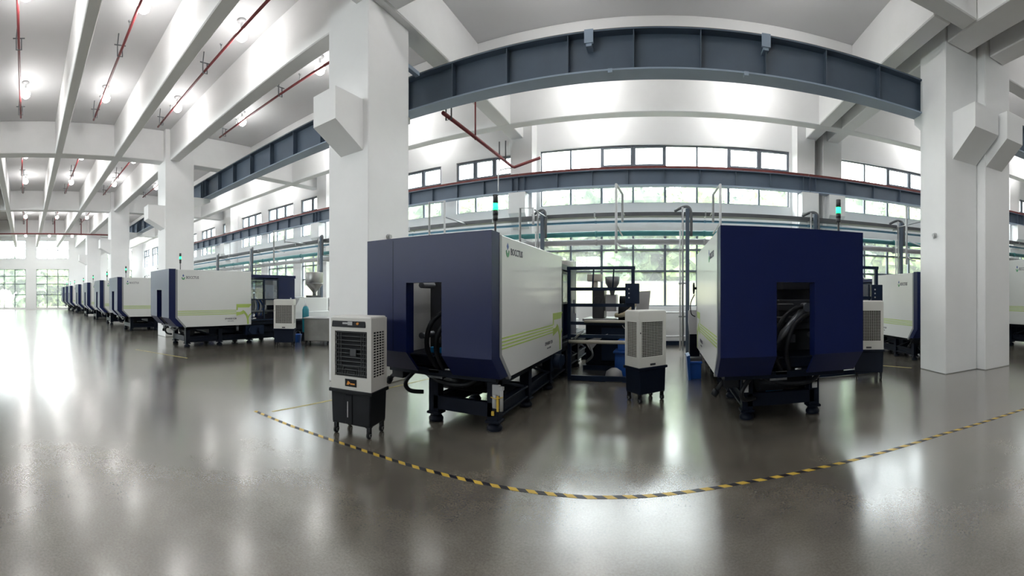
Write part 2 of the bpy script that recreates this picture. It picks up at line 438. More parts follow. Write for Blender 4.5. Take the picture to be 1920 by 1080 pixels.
for x0, x1 in ((-34.7, -34.2), (-25.0, -24.5), (-15.15, -14.65), (17.4, 17.9)):
    struct('ceiling_beam', Bm().box(x0, x1, YB, YW, SOF + .004, SLAB - .004).bevel(.02, 1), M['conc'])

# ------------------------------------------------------------------ crane girders
def girder(label, x0, x1, y, zt, zb, wd, step, red=False, stub=None):
    t = thing('crane_girder', label, 'girder', ((x0 + x1) / 2, y, zb), 0, 'steel crane runway girders')
    hl = (x1 - x0) / 2; h = zt - zb
    obj('web', Bm().box(-hl, hl, -.012, .012, .03, h - .03), M['steel'], t)
    obj('bottom_flange', Bm().box(-hl, hl, -wd / 2, wd / 2, 0, .03), M['steel_lit'], t)
    obj('top_flange', Bm().box(-hl, hl, -wd / 2, wd / 2, h - .03, h), M['steel'], t)
    obj('rail', Bm().prism([(-.05, h), (.05, h), (.05, h + .02), (.02, h + .03), (.02, h + .07), (.035, h + .08), (.035, h + .1), (-.035, h + .1), (-.035, h + .08), (-.02, h + .07), (-.02, h + .03), (-.05, h + .02)], 'x', -hl, hl), M['rail'] if red else M['tan'], t)
    first = None; n = int((2 * hl - .3) / step)
    for i in range(n + 1):
        x = -hl + .2 + i * (2 * hl - .4) / max(n, 1)
        if first is None:
            first = obj('stiffener', Bm().box(-.008, .008, -wd / 2 + .02, -.012, .03, h - .03), M['steel'], t, (x, 0, 0))
        else: inst('stiffener', first, t, (x, 0, 0))
    obj('end_plate', Bm().box(-hl - .012, -hl, -wd / 2, wd / 2, 0, h), M['steel'], t)
    obj('end_plate', Bm().box(hl, hl + .012, -wd / 2, wd / 2, 0, h), M['steel'], t)
    return t
GY = 7.25
g = girder('long slate blue steel girder arching across the middle bay between the two big columns', -5.43, 5.6, GY, 6.3, 5.56, .36, 1.08)
for x in (-1.38, 1.76):
    obj('bracket', Bm().box(x - .08, x + .08, -.22, -.18, .5, .74).box(x - .05, x + .05, -.2, .0, .45, .5), M['steel_lit'], g)
for x in (-1.0, 1.4):
    obj('clamp', Bm().box(x - .04, x + .04, -.21, -.1, -.05, .02), M['steel_lit'], g)
obj('end_stop', Bm().box(-5.0, -4.9, -.75, -.2, .66, .74), M['steel_lit'], g)
girder('slate blue steel girder just left of the big front column, under the ceiling beams', -15.17, -5.45, GY, 6.3, 5.56, .36, 1.1)
girder('slate blue girder in the bay between the second and third columns from the front', -25.02, -15.19, GY, 6.3, 5.56, .36, 1.1)
girder('small distant slate blue girder before the last column of the aisle', -34.7, -25.04, GY, 6.3, 5.56, .36, 1.1)
girder('slate blue steel girder at the right edge, behind the double column', 6.5, 17.4, GY, 6.3, 5.56, .36, 1.1)
RY = 12.2
for x0, x1, lab in ((-4.5, 4.6, 'blue grey girder with red rail crossing in front of the wide central windows'),
                    (-13.9, -4.52, 'blue grey girder with red rail on the window wall right of the big front column'),
                    (-22.8, -13.92, 'blue grey girder with red rail on the window wall, left of the big front column'),
                    (-31.8, -22.82, 'distant blue grey girder with red rail on the window wall, above the small windows'),
                    (4.62, 14.7, 'blue grey girder with red rail in front of the right hand windows'),
                    (14.72, 23.5, 'blue grey girder with red rail at the far right edge behind the column')):
    girder(lab, x0, x1, RY, 5.38, 4.88, .26, 1.05 if x0 < 4.7 and x0 > -4.51 else .95, True)

# ------------------------------------------------------------------ ceiling lamps and sprinkler pipes
def make_lamp():
    t = thing('ceiling_lamp', '', 'lamp')
    obj('lamp_base', Bm().lathe([(.11, 0), (.11, -.02), (.06, -.05), (.03, -.07), (.03, -.2), (.05, -.22)], (0, 0, 0), 16), M['lgrey'], t)
    obj('globe', Bm().lathe([(.03, -.19), (.08, -.22), (.125, -.28), (.14, -.34), (.12, -.42), (.06, -.47), (.01, -.48)], (0, 0, 0), 16), M['bulb'], t)
    return t
lamp0 = make_lamp(); first = True
bays = [(-12.0, -8.0, 'bay left of the big column'), (-21.3, -17.3, 'second bay down the aisle'), (-31.0, -27.0, 'third bay down the aisle'),
        (-41.0, -37.5, 'bay before the end wall'), (-2.1, 2.3, 'middle bay over the crane girder'), (9.5, 14.0, 'bay right of the double column')]
rows = [(12.3, 'row behind the last beam'), (-6.5, 'row behind the camera'), (0.0, 'leftmost row'), (2.4, 'second row'), (4.72, 'third row'), (7.1, 'row next to the crane girder'), (10.4, 'row nearest the windows')]
for xa, xb, bn in bays:
    for ry, rn in rows:
        for x, pn in ((xb, 'nearer'), (xa, 'farther')):
            o = lamp0 if first else copy_tree(lamp0); first = False
            o.location = (x, ry, SLAB)
            tag(o, 'globe lamp, %s, %s, %s one' % (bn, rn, pn), 'lamp', 'globe lamps on the ceiling')
            l = bpy.data.lights.new('globe_light', 'POINT'); l.energy = LAMP_W; l.shadow_soft_size = .1; l.color = (1, .985, .955)
            lo = bpy.data.objects.new('globe_light', l); COL.objects.link(lo); lo.parent = o; lo.location = (0, 0, -.62)

def hanger_bm():
    return Bm().tube([(0, -.03, .48), (0, -.06, .2), (0, -.06, -.07), (0, .06, -.07), (0, .06, .2)], .016, 6, 1).cyl((0, -.14, .2), (0, .14, .2), .014, 6)
hang0 = None
def sprinkler(label, x0, x1, y, z=7.42, group='red sprinkler pipes'):
    global hang0
    t = thing('sprinkler_pipe', label, 'pipe', ((x0 + x1) / 2, y, z), 0, group)
    hl = (x1 - x0) / 2
    obj('pipe', Bm().cyl((-hl, 0, 0), (hl, 0, 0), .032, 10), M['redp'], t)
    n = max(2, int(2 * hl / 2.6))
    for i in range(n + 1):
        x = -hl + .35 + i * (2 * hl - .7) / n
        if hang0 is None: hang0 = obj('hanger', hanger_bm(), M['dgrey'], t, (x, 0, 0))
        else: inst('hanger', hang0, t, (x, 0, 0))
        if i < n:
            xs = x + .9
            obj('sprinkler_head', Bm().cyl((xs, 0, 0), (xs, 0, .18), .012, 6).cyl((xs, 0, .18), (xs, 0, .2), .035, 8), M['galv'], t)
for bx0, bx1, bn in ((-13.3, -5.7, 'bay left of the big column'), (-23.2, -15.9, 'second bay down the aisle'), (-33.4, -25.8, 'third bay down the aisle')):
    for ry, rn in ((-.16, 'leftmost row'), (2.25, 'second row from the left'), (4.5, 'third row from the left'), (6.9, 'row beside the crane girder')):
        sprinkler('thin red sprinkler pipe, %s, %s' % (bn, rn), bx0, bx1, ry)
t = thing('sprinkler_main', 'long thin red pipe crossing under the last ceiling bay above the end windows', 'pipe', (-33.4, 0, 6.62))
obj('pipe', Bm().cyl((0, -12, 0), (0, 7.6, 0), .055, 10), M['redp'], t)
for y in (.1, 2.4, 4.6, 7.4): obj('riser', Bm().cyl((0, y, 0), (0, y, 1.28), .04, 8), M['redp'], t)
t = thing('sprinkler_branch', 'red pipe dropping below the crane girder and turning along the window pilaster', 'pipe', (-4.6, 8.9, 5.62))
obj('pipe', Bm().tube([(0, -1.25, 0), (0, 2.9, 0), (.05, 3.0, 0), (.9, 3.05, .22)], .045, 8, 1), M['redp'], t)
obj('hanger', Bm().tube([(-.07, -1.0, 1.05), (-.07, -1.0, -.06), (.07, -1.0, -.06), (.07, -1.0, 1.05)], .018, 6, 1), M['dgrey'], t)
obj('hanger', Bm().tube([(0, .35, 1.05), (0, .35, -.06)], .022, 6, 1), M['redp'], t)
obj('hanger', Bm().tube([(-.08, 2.1, .5), (-.08, 2.1, -.07), (.12, 2.1, -.07), (.12, 2.1, .5)], .022, 6, 1), M['dgrey'], t)
obj('drop', Bm().tube([(-.05, 3.0, -.02), (-.45, 3.0, -.04), (-.5, 3.0, -.3), (-.5, 3.0, -.7)], .02, 6, 2), M['wpipe'], t)

# ------------------------------------------------------------------ pipe rack in front of the window wall
def run(name, label, x0, x1, y, z, r=None, bx=None, m=None, cat='pipe'):
    t = thing(name, label, cat, ((x0 + x1) / 2, y, z))
    hl = (x1 - x0) / 2
    b = Bm()
    if r: b.cyl((-hl, 0, 0), (hl, 0, 0), r, 14)
    else: b.box(-hl, hl, -bx[0] / 2, bx[0] / 2, -bx[1] / 2, bx[1] / 2)
    obj('body', b, m, t)
    cb = None
    n = int(2 * hl / 3)
    for i in range(n + 1):
        x = -hl + .5 + i * (2 * hl - 1) / n
        if cb is None:
            rr = r if r else max(bx) / 2
            k = Bm().cyl((-.03, 0, 0), (.03, 0, 0), rr * 1.18, 12) if r else Bm().box(-.02, .02, -bx[0] / 2 - .01, bx[0] / 2 + .01, -bx[1] / 2 - .012, bx[1] / 2 + .012)
            cb = obj('coupling', k, M['galv'] if not r else m, t, (x, 0, 0))
        else: inst('coupling', cb, t, (x, 0, 0))
    return t
run('cable_tray', 'dark grey cable tray running along the window wall above the machines', -33, 17, 11.25, 3.83, None, (.3, .1), M['dgrey'], 'tray')
run('air_pipe', 'thin pale blue pipe just below the dark grey cable tray', -33, 17, 11.3, 3.66, .035, None, M['lblue'])
run('water_pipe', 'thick teal pipe along the tops of the lower windows', -33, 17, 11.4, 3.34, .075, None, M['teal'])
run('air_duct', 'light grey round duct below the teal pipe, across the lower windows', -33, 17, 11.45, 3.11, .085, None, M['lgrey'], 'duct')
for x, lab in ((-26.0, 'dark steel post of the pipe rack, farthest left, small'), (-21.4, 'dark steel pipe rack post seen above the white machine left of the column'), (-17.6, 'dark steel post of the pipe rack behind the left machine'),
               (-12.3, 'dark steel pipe rack post just left of the big front column'), (-3.35, 'dark blue steel post rising behind the white panelled machine'), (.68, 'tall dark steel post standing free between the two front machines'),
               (4.35, 'dark steel post of the pipe rack above the blue fronted machine'), (7.34, 'dark steel post with bent cable duct left of the double column')):
    t = thing('rack_post', lab, 'post', (x, 10.99, 0), 0, 'posts of the pipe rack')
    obj('post', Bm().box(-.05, .05, -.05, .05, 0, 3.95).box(-.07, .07, -.07, .07, 0, .02).bevel(.006, 1), M['steel'], t)
    obj('conduit', Bm().cyl((-.13, -.02, .1), (-.13, -.02, 3.98), .028, 8), M['galv'], t)
    obj('conduit', Bm().cyl((-.2, .0, .1), (-.2, .0, 3.4), .022, 8), M['wpipe'], t)
    for z in (3.74, 3.2, 2.98): obj('arm', Bm().box(-.03, .03, .05, .5, z, z + .035), M['galv'], t)
    obj('cable_bend', Bm().tube([(.1, -.02, 3.2), (.1, -.02, 3.75), (.06, .02, 3.97), (-.1, .1, 4.02), (-.35, .15, 3.9)], .038, 8, 4), M['dgrey'], t)
    for z in (1.0, 1.9, 2.8): obj('clip', Bm().box(-.24, -.05, -.03, .03, z, z + .04), M['galv'], t)

def goose(label, x, y, ztop, zbot, dx, dy, zb2):
    t = thing('drop_pipe', label, 'pipe', (x, y, zbot), 0, 'white drop pipes')
    h = ztop - zbot
    obj('pipe', Bm().tube([(0, 0, 0), (0, 0, h), (dx, dy, h - .02), (dx, dy, zb2 - zbot)], .032, 8, 1), M['wpipe'], t)
    obj('bracket', Bm().cyl((dx, dy, 3.8 - zbot), (dx, 11.12 - y, 3.8 - zbot), .018, 8), M['galv'], t)
    obj('elbow', Bm().tube([(0, 0, .25), (.14, -.05, .13), (.28, -.05, .12)], .022, 8, 3), M['wpipe'], t)
    obj('elbow', Bm().tube([(0, 0, h * .42), (dx * .6, dy * .6, h * .36), (dx, dy, h * .33)], .02, 8, 3), M['wpipe'], t)
goose('white bent pipe hanging over the centre windows, right of the first signal lamp', -1.10, 9.6, 4.25, 2.6, .06, .9, 3.5)
goose('white bent pipe hanging over the centre windows above the second front machine', 1.38, 9.6, 4.25, 2.7, -.06, .9, 3.5)
goose('white square pipe loop rising behind the navy front cover, right of the big column', -6.35, 9.8, 4.27, 2.7, .5, .02, 3.0)
goose('short white bent pipe just right of the left signal lamp', -3.59, 9.8, 3.84, 2.5, .35, .02, 3.4)
goose('white bent pipe beside the left face of the double column', 6.74, 9.8, 4.2, 2.5, .5, -.1, 3.7)
goose('white bent pipe before the distant left windows, above the left machine', -13.96, 9.8, 4.3, 2.9, .5, .2, 3.75)

# low service pipework under the centre windows
t = thing('service_frame', 'white pipe frame standing under the window sill behind the middle cooler', 'frame', (.0, 12.75, 0))
obj('pipe', Bm().tube([(-.9, 0, .3), (-.9, 0, 1.05), (1.7, 0, 1.05), (1.7, 0, .3)], .035, 8, 1).cyl((-.9, 0, .3), (1.7, 0, .3), .03, 8), M['wpipe'], t)
obj('pipe', Bm().cyl((-.05, 0, .02), (-.05, 0, 1.05), .03, 8), M['galv'], t)
obj('pipe', Bm().cyl((.65, 0, .02), (.65, 0, 1.05), .03, 8), M['galv'], t)
for x in (-.9, 1.7): obj('foot', Bm().box(x - .05, x + .05, -.05, .05, 0, .3), M['wpipe'], t)

# wall sensors
for x, y, z, nx, lab in ((-4.6, 5.72, 2.66, 1, 'small white sensor on the right face of the big front column'), (5.27, 6.6, 2.85, -1, 'small white sensor on the left face of the double column')):
    t = thing('wall_sensor', lab, 'sensor', (x, y, z))
    obj('housing', Bm().cyl((0, 0, 0), (nx * .03, 0, 0), .05, 14).cyl((nx * .03, 0, 0), (nx * .07, 0, 0), .035, 12), M['lgrey'], t)
    obj('nozzle', Bm().cyl((nx * .05, 0, 0), (nx * .06, -.02, -.07), .02, 8), M['lgrey'], t)

# ------------------------------------------------------------------ injection machines
foot0 = None
def machine(label, X, Y, W=1.75, H=2.35, sl=2.8, fdx=0.05, fdy=0.6, fw=.9, sc=1.0, detail=2, lamp=True, ow=.46):
    global foot0
    r = thing('injection_machine', label, 'machine', (X, Y, 0), 0, 'injection moulding machines in a row')
    h = W / 2; o2 = ow / 2; OZ = 1.76
    # navy front cover: front plate with a doorway, lower slopes folded back, side returns and a top
    b = Bm(); T = .03
    fp = [(0, H), (0, .92), (.26, .66), (.26 + T, .66 + T * .5), (T, .92 + T * .3), (T, H)]
    b.prism(fp, 'x', -h, -o2); b.prism(fp, 'x', o2, h)
    b.prism([(0, H), (0, OZ), (T, OZ), (T, H)], 'x', -o2, o2)
    sp = [(T, H), (T, .92), (.26 + T, .66), (.50, .66), (.22, .95), (.22, H)]
    b.prism(sp, 'x', h - T, h); b.prism(sp, 'x', -h, -h + T)
    b.box(-h, h, 0, .22, H, H + .02)
    b.box(-o2 - .02, -o2, T, .16, .9, OZ).box(o2, o2 + .02, T, .16, .9, OZ).box(-o2, o2, T, .16, OZ, OZ + .02)
    obj('front_cover', b, M['navy'], r)
    # white side panels
    Y0, Y1 = .24, .24 + sl
    prof = [(Y0, H), (Y0, .93), (Y0 + .3, .64), (Y1, .64), (Y1, H)]
    for s in (1, -1):
        sx = s * h
        p = obj('side_panel', Bm().prism(prof, 'x', sx - s * .03, sx).bevel(.006, 1), M['mwhite'], r)
        obj('edge_trim', Bm().prism([(Y0 - .03, H), (Y0 - .03, .92), (Y0 + .28, .61), (Y0 + .33, .63), (Y0 + .035, .94), (Y0 + .035, H)], 'x', sx - s * .045, sx + s * .004), M['mgrey'], p)
        k = sl / 2.8
        e = sx + s * .003
        rz = (PI / 2, 0, PI / 2) if s > 0 else (PI / 2, 0, -PI / 2)
        if sl > 2:
            st = None
            for q in range(4):
                z = 1.0 + .04 * q
                if st is None: st = obj('stripe', Bm().prism([(Y0 + .04, -.009), (Y0 + 2.2 * k, -.009), (Y0 + 2.2 * k, .009), (Y0 + .04, .009)], 'x', sx, e), M['green'], p, (0, 0, z))
                else: inst('stripe', st, p, (0, 0, z))
            a = Y0 + 2.2 * k
            eb = Bm().prism([(a, 1.20), (a + .52 * k, 1.20), (a + .62 * k, 1.31), (a, 1.31)], 'x', sx, e)
            eb.prism([(a, 1.12), (a + .05, 1.12), (a + .05, 1.2), (a, 1.2)], 'x', sx, e)
            eb.prism([(a, .94), (a + .22 * k, .98), (a + .3 * k, 1.0), (a + .26 * k, 1.1), (a + .15 * k, 1.06), (a, 1.06)], 'x', sx, e)
            arc = [(a + .22 * k, 1.06), (a + .3 * k, 1.02), (a + .38 * k, .93), (a + .42 * k, .82), (a + .43 * k, .66), (a + .50 * k, .66), (a + .49 * k, .84), (a + .44 * k, .97), (a + .34 * k, 1.08), (a + .26 * k, 1.12)]
            eb.prism(arc, 'x', sx, e)
            eb.prism([(a + .49 * k, .84), (a + .53 * k, .93), (a + .6 * k, .98), (a + .6 * k, 1.02), (a + .5 * k, .96), (a + .45 * k, .9)], 'x', sx, e)
            obj('number_mark', eb, M['green'], p)
            ty = Y0 + 1.75 * k if s > 0 else Y0 + 2.15 * k
            text('lettering', 'SPV4500 ICM', .075, M['ink'], p, (e, ty, .83), rz)
            text('lettering', 'servo series', .045, M['ink'], p, (e, ty + (.1 if s > 0 else -.1), .77), rz)
        ly = Y0 + .22
        lb = Bm(); n = 14
        cy = ly if s > 0 else ly + .62
        pts = [(cy + .055 * math.cos(PI + PI * i / n), 2.13 + .075 * math.sin(PI + PI * i / n)) for i in range(n + 1)]
        pin = [(cy + .028 * math.cos(2 * PI - PI * i / n), 2.14 + .04 * math.sin(2 * PI - PI * i / n)) for i in range(n + 1)]
        lb.prism(pts + pin, 'x', sx, e)
        obj('emblem', lb, M['egreen'], p)
        obj('emblem', Bm().prism([(cy, 2.14), (cy + .03, 2.18), (cy, 2.225), (cy - .03, 2.18)], 'x', sx, e), M['eblue'], p)
        text('lettering', 'BOCCTUS', .115, M['ink'], p, (e, cy + (.09 if s > 0 else -.09), 2.09), rz, sx=.8)
    obj('rear_bulkhead', Bm().box(-h + .04, h - .04, Y1 - .03, Y1, .7, H - .05).box(-h + .04, h - .04, 1.6, Y1, H - .04, H - .02), M['mgrey'], r)
    # base frame
    fl, fr = fdx - fw / 2, fdx + fw / 2
    L1 = 6.6
    b = Bm()
    for x in (fl, fr):
        b.box(x - .06, x + .06, fdy - .06, L1, .14, .17).box(x - .02, x + .02, fdy - .06, L1, .17, .29).box(x - .06, x + .06, fdy - .06, L1, .29, .32)
        b.box(x - .07, x + .07, fdy - .05, L1, .53, .64)
        for q in range(6):
            y = fdy + 1.12 * q
            b.box(x - .07, x + .07, y - .07, y + .07, .12, .60)
            b.box(x - .09, x + .09, y - .09, y + .09, .10, .13)
            if q < 5: b.prism([(y + .07, .56), (y + .16, .56), (y + .98, .34), (y + .98, .30)], 'x', x - .02, x + .02)
    for y in (fdy - .03, fdy + 1.12, fdy + 3.36, fdy + 5.6):
        b.box(fl, fr, y - .04, y + .04, .17, .34)
    b.box(-h + .1, h - .1, .34, .44, .60, .68)
    b.box(-h + .08, h - .08, .5, L1, .62, .70)
    obj('base_frame', b.bevel(.004, 1) if detail > 1 else b, M['navyd'], r)
    for x in (fl, fr):
        for q in range(6):
            y = fdy + 1.12 * q
            if foot0 is None:
                foot0 = obj('levelling_foot', Bm().lathe([(.085, 0), (.095, .012), (.095, .045), (.08, .06), (.075, .075), (.03, .08), (.03, .11)], (0, 0, 0), 18), M['navyd'], r, (x, y, 0))
            else: inst('levelling_foot', foot0, r, (x, y, 0))
    # clamping unit seen through the doorway
    b = Bm().box(-.55, .62, 1.0, 1.25, .8, 1.95).box(.0, .5, .72, 1.0, 1.15, 1.55).box(-.05, .42, .62, .75, 1.25, 1.33).box(.05, .5, .7, 1.0, 1.68, 1.86).box(-.02, .2, .66, 1.0, 1.40, 1.50)
    obj('platen', b.bevel(.012, 1), M['slat'], r)
    obj('toggle_arm', Bm().cyl((-.1, .55, 1.0), (.35, .62, 1.45), .05, 10).cyl((.35, .55, 1.45), (.35, .95, 1.45), .06, 12).box(.1, .18, .55, 1.0, 1.0, 1.1), M['midgrey'], r)
    for zx, zz in ((-.5, 1.05), (.55, 1.05), (-.5, 1.75), (.55, 1.75)):
        obj('tie_bar', Bm().cyl((zx, .7, zz), (zx, 4.2, zz), .045, 10), M['midgrey'], r)
    obj('oil_tank', Bm().box(-.62, .68, .42, 1.9, .70, .84).box(-.5, .5, 1.5, 2.6, .36, .62).bevel(.015, 1), M['navyd'], r)
    hs = [[(-.02, .42, .62), (-.17, .34, .95), (-.08, .32, 1.28), (.14, .45, 1.44), (.34, .65, 1.46)],
          [(.08, .42, .6), (-.02, .32, .92), (.06, .30, 1.2), (.24, .45, 1.33), (.4, .65, 1.36)],
          [(-.3, .46, .62), (.0, .42, .52), (.34, .42, .52), (.5, .5, .62)]]
    if detail > 0:
        for q in hs: obj('hose', Bm().tube(q, .032, 8, 6), M['rubber'], r)
        obj('hose', Bm().tube([(-.42, .45, .62), (-.55, .40, .46), (-.52, .45, .34), (-.36, .55, .32)], .03, 8, 5), M['rubber'], r)
        obj('pump_motor', Bm().cyl((-.25, .9, .46), (.4, .9, .46), .14, 18).cyl((.4, .9, .46), (.5, .9, .46), .09, 14).box(-.1, .2, .8, 1.0, .58, .66), M['black'], r)
        obj('valve_block', Bm().box(-.2, .02, .40, .6, .56, .64).box(-.14, .0, .34, .5, .64, .68), M['midgrey'], r)
        obj('bolt', Bm().cyl((.1, .33, .70), (.18, .33, .70), .012, 8), M['galv'], r)
        obj('bolt', Bm().cyl((.3, .4, .64), (.33, .37, .64), .012, 8), M['galv'], r)
        obj('bolt', Bm().cyl((-.35, .4, .60), (-.3, .38, .6), .012, 8), M['galv'], r)
        obj('side_lever', Bm().cyl((-h + .15, .5, .60), (-h + .02, .46, .46), .03, 8).cyl((-h + .02, .46, .46), (-h - .02, .46, .40), .045, 10).box(-h + .1, -h + .28, .4, .56, .5, .62), M['black'], r)
        # motors and boxes slung under the right side
        obj('gear_pump', Bm().cyl((h - .2, 2.9, .45), (h + .02, 2.9, .45), .13, 16).cyl((h - .2, 3.25, .42), (h - .02, 3.25, .42), .10, 16).box(h - .3, h - .1, 2.7, 3.4, .3, .6), M['navym'], r)
        obj('oil_filter', Bm().cyl((h - .24, 2.45, .44), (h - .24, 2.45, .64), .05, 12), M['midgrey'], r)
    # guarded mould area, rear housing
    g0, g1 = Y1, Y1 + 1.2
    h -= .13
    for x in (-h + .03, h - .03):
        b = Bm()
        for y in (g0 + .06, (g0 + g1) / 2, g1 - .02): b.box(x - .025, x + .025, y - .025, y + .025, .75, H - .2)
        for z in (.77, 1.45, H - .24): b.box(x - .025, x + .025, g0, g1, z - .02, z + .02)
        obj('gate_frame', b, M['navym'], r)
    for s in (-1, 1): obj('gate_window', Bm().box(s * (h - .03) - .004, s * (h - .03) + .004, g0 + .08, g1 - .04, 1.47, H - .26), M['guard'], r)
    obj('mould', Bm().box(-.4, .4, g0 + .25, g0 + .6, .95, 1.65).box(-.4, .4, g0 + .64, g0 + .95, .95, 1.65).box(-.1, .1, g0 + .3, g0 + .5, 1.65, 1.85).bevel(.01, 1), M['midgrey'], r)
    if detail > 0:
        for q in range(5): obj('coolant_hose', Bm().tube([(.3 - .02 * q, g0 + .3 + .1 * q, 1.6), (.55, g0 + .3 + .1 * q, 1.5 - .05 * q), (.6, g0 + .35 + .1 * q, 1.2), (.5, g0 + .3 + .1 * q, .9)], .014, 6, 4), M['blu'] if q % 2 else M['wpipe'], r)
        obj('grey_manifold', Bm().box(.35, .6, g0 + .75, g0 + 1.1, 1.25, 1.95).cyl((.6, g0 + .9, 1.6), (.68, g0 + .9, 1.6), .08, 14).bevel(.01, 1), M['lgrey'], r)
    obj('roof_band', Bm().box(-h + .02, h - .02, g0 + .02, g1 + .75, H - .18, H - .08), M['navy'], r)
    hp = obj('rear_housing', Bm().box(-h + .02, h - .02, g1, g1 + .72, .66, H - .18).bevel(.02, 2), M['navy'], r)
    obj('door_handle', Bm().box(h - .02, h + .01, g1 + .5, g1 + .54, 1.2, 1.5), M['wpipe'], hp)
    obj('lower_cover', Bm().box(-h + .1, h - .1, g0 + .05, L1 - .1, .34, .72).bevel(.01, 1), M['navyd'], r)
    h += .13
    # injection unit with hopper
    i0 = g1 + .8
    b = Bm().box(-.42, .42, i0, L1 + .1, .72, .98).prism([(i0 + .1, .98), (i0 + .45, 1.50), (L1 + .05, 1.50), (L1 + .05, .98)], 'x', -.36, .36)
    obj('injection_cover', b.bevel(.015, 2), M['mwhite'], r)
    obj('barrel', Bm().cyl((0, g1 + .7, 1.42), (0, i0 + .9, 1.42), .11, 16), M['midgrey'], r)
    hy = L1 - .3
    hq = obj('hopper', Bm().lathe([(.07, 1.5), (.07, 1.68), (.10, 1.74), (.34, 2.02), (.35, 2.04), (.35, 2.46), (.34, 2.48), (.01, 2.50)], (0, hy, 0), 28), M['inox'], r)
    obj('seam', Bm().lathe([(.355, 2.03), (.362, 2.04), (.355, 2.06)], (0, hy, 0), 28), M['galv'], hq)
    obj('hopper_slide', Bm().box(-.16, .16, hy - .3, hy + .2, 1.50, 1.58), M['slat'], r)
    if lamp:
        lx, ly = h - .14, .42
        s_ = obj('signal_lamp', Bm().cyl((lx, ly, H - .1), (lx, ly, H + .25), .014, 8).cyl((lx, ly, H + .2), (lx, ly, H + .26), .03, 12).cyl((lx, ly, H + .40), (lx, ly, H + .50), .032, 14).cyl((lx, ly, H + .26), (lx, ly, H + .32), .032, 14), M['slat'], r)
        obj('green_lens', Bm().cyl((lx, ly, H + .32), (lx, ly, H + .40), .033, 14), M['grn'], s_)
        obj('lamp_bracket', Bm().box(lx - .04, h - .03, ly - .02, ly + .02, H - .12, H - .08), M['slat'], r)
    if sc != 1: r.scale = (sc, sc, sc)
    return r
m1 = machine('white injection machine with navy front cover right behind the big front column', -2.645, 3.95, 1.75, 2.29, 2.8, .29, .48, .82, ow=.5)
obj('seam', Bm().box(-.452, -.448, -.002, .001, .93, 2.28), M['navyd'], m1)
obj('air_regulator', Bm().box(.70, .80, .40, .44, .28, .56).cyl((.75, .38, .30), (.75, .38, .45), .025, 10).bevel(.006, 1), M['lgrey'], m1)
obj('filter_bowl', Bm().cyl((.82, .40, .26), (.82, .40, .50), .022, 12).box(.78, .84, .38, .44, .50, .54), M['lgrey'], m1)
obj('yellow_tag', Bm().box(.775, .80, .36, .375, .26, .44).box(.70, .73, .38, .40, .2, .25).tube([(.7, .37, .42), (.77, .35, .41), (.85, .38, .43)], .006, 6, 3), M['yellow'], m1)
for x in (-.26, -.12, .06, .2): obj('cyan_cap', Bm().box(x, x + .07, .55, .6, .85, .93).bevel(.01, 1), M['cyan'], m1)
m3 = machine('navy fronted injection machine facing the camera in the right half, doorway with black hoses', 1.505, 4.40, 1.74, 2.36, 2.8, .045, .78, .92, ow=.46)
obj('cyan_motor', Bm().cyl((-.1, .98, .36), (.13, .98, .36), .07, 18).cyl((-.17, .98, .36), (-.1, .98, .36), .05, 16), M['cyan'], m3)
obj('rating_plate', Bm().box(-.475, -.405, .695, .705, .36, .52), M['lgrey'], m3)
obj('rating_plate', Bm().box(.47, .54, .695, .705, .36, .44).box(.47, .54, .695, .705, .46, .54), M['lgrey'], m3)
m0 = machine('white injection machine left of the big column, lime stripes, clear guard and navy rear', -12.08, 4.13, 1.75, 2.36, 2.6, .06, .72, .98)
row = [(-18.05, 'white navy injection machine just beyond the near left one'), (-22.15, 'third injection machine down the left row, beside the second column'),
       (-26.5, 'fourth injection machine down the left row, between the second and third columns'), (-30.75, 'fifth injection machine down the left row'),
       (-36.1, 'sixth injection machine down the left row, just past the last column'), (-39.3, 'seventh injection machine down the left row, close to the end wall'),
       (-42.4, 'last injection machine of the left row, smallest, by the end wall')]
for i, (x, lab) in enumerate(row):
    c = copy_tree(m0); c.location = (x, 3.95 - .02 * i, 0); c['label'] = lab
m4 = machine('smaller white injection machine seen left of the double column', 6.30, 7.60, 1.75, 2.42, 2.7, -.05, .75, .95, .88, lamp=False)
m5 = machine('white injection machine cut by the right edge behind the double column', 10.35, 6.9, 1.75, 2.38, 2.8, -.05, .6, .95, 1.1, lamp=False)
m5.scale = (1.08, .88, 1.12)
m4.scale = (.88, .72, .88)

# ------------------------------------------------------------------ guard fences at the product side
def guard(label, x, y, wd, H, rails, box=True):
    t = thing('guard_fence', label, 'fence', (x, y, 0), 0, 'navy tube guard fences')
    for px in (0, wd): obj('post', Bm().box(px - .03, px + .03, -.03, .03, 0, H - .03), M['navym'], t)
    obj('top_rail', Bm().box(-.04, wd + .04, -.035, .035, H - .06, H), M['navym'], t)
    obj('bottom_rail', Bm().box(.03, wd - .03, -.03, .03, .01, .10), M['navym'], t)
    for z in rails: obj('rail', Bm().box(.03, wd - .03, -.025, .025, z - .03, z + .03), M['navym'], t)
    if box: 
        q = obj('switch_box', Bm().box(wd - .14, wd + .12, -.07, -.03, 1.45, 1.82).bevel(.008, 1), M['navym'], t)
        for z in (1.72, 1.64, 1.56): obj('button', Bm().cyl((wd - .07, -.07, z), (wd - .07, -.085, z), .015, 8), M['lgrey'], q)
    return t
g1 = guard('navy ladder like guard fence beside the left front machine, behind the middle cooler', -1.74, 7.45, 1.20, 2.14, [1.72, 1.42, 1.08, .84])
obj('roller', Bm().cyl((.0, -.06, .74), (1.17, -.06, .74), .035, 14), M['beige'], g1)
obj('roller', Bm().cyl((.3, -.06, 1.12), (1.17, -.06, 1.12), .028, 14), M['beige'], g1)
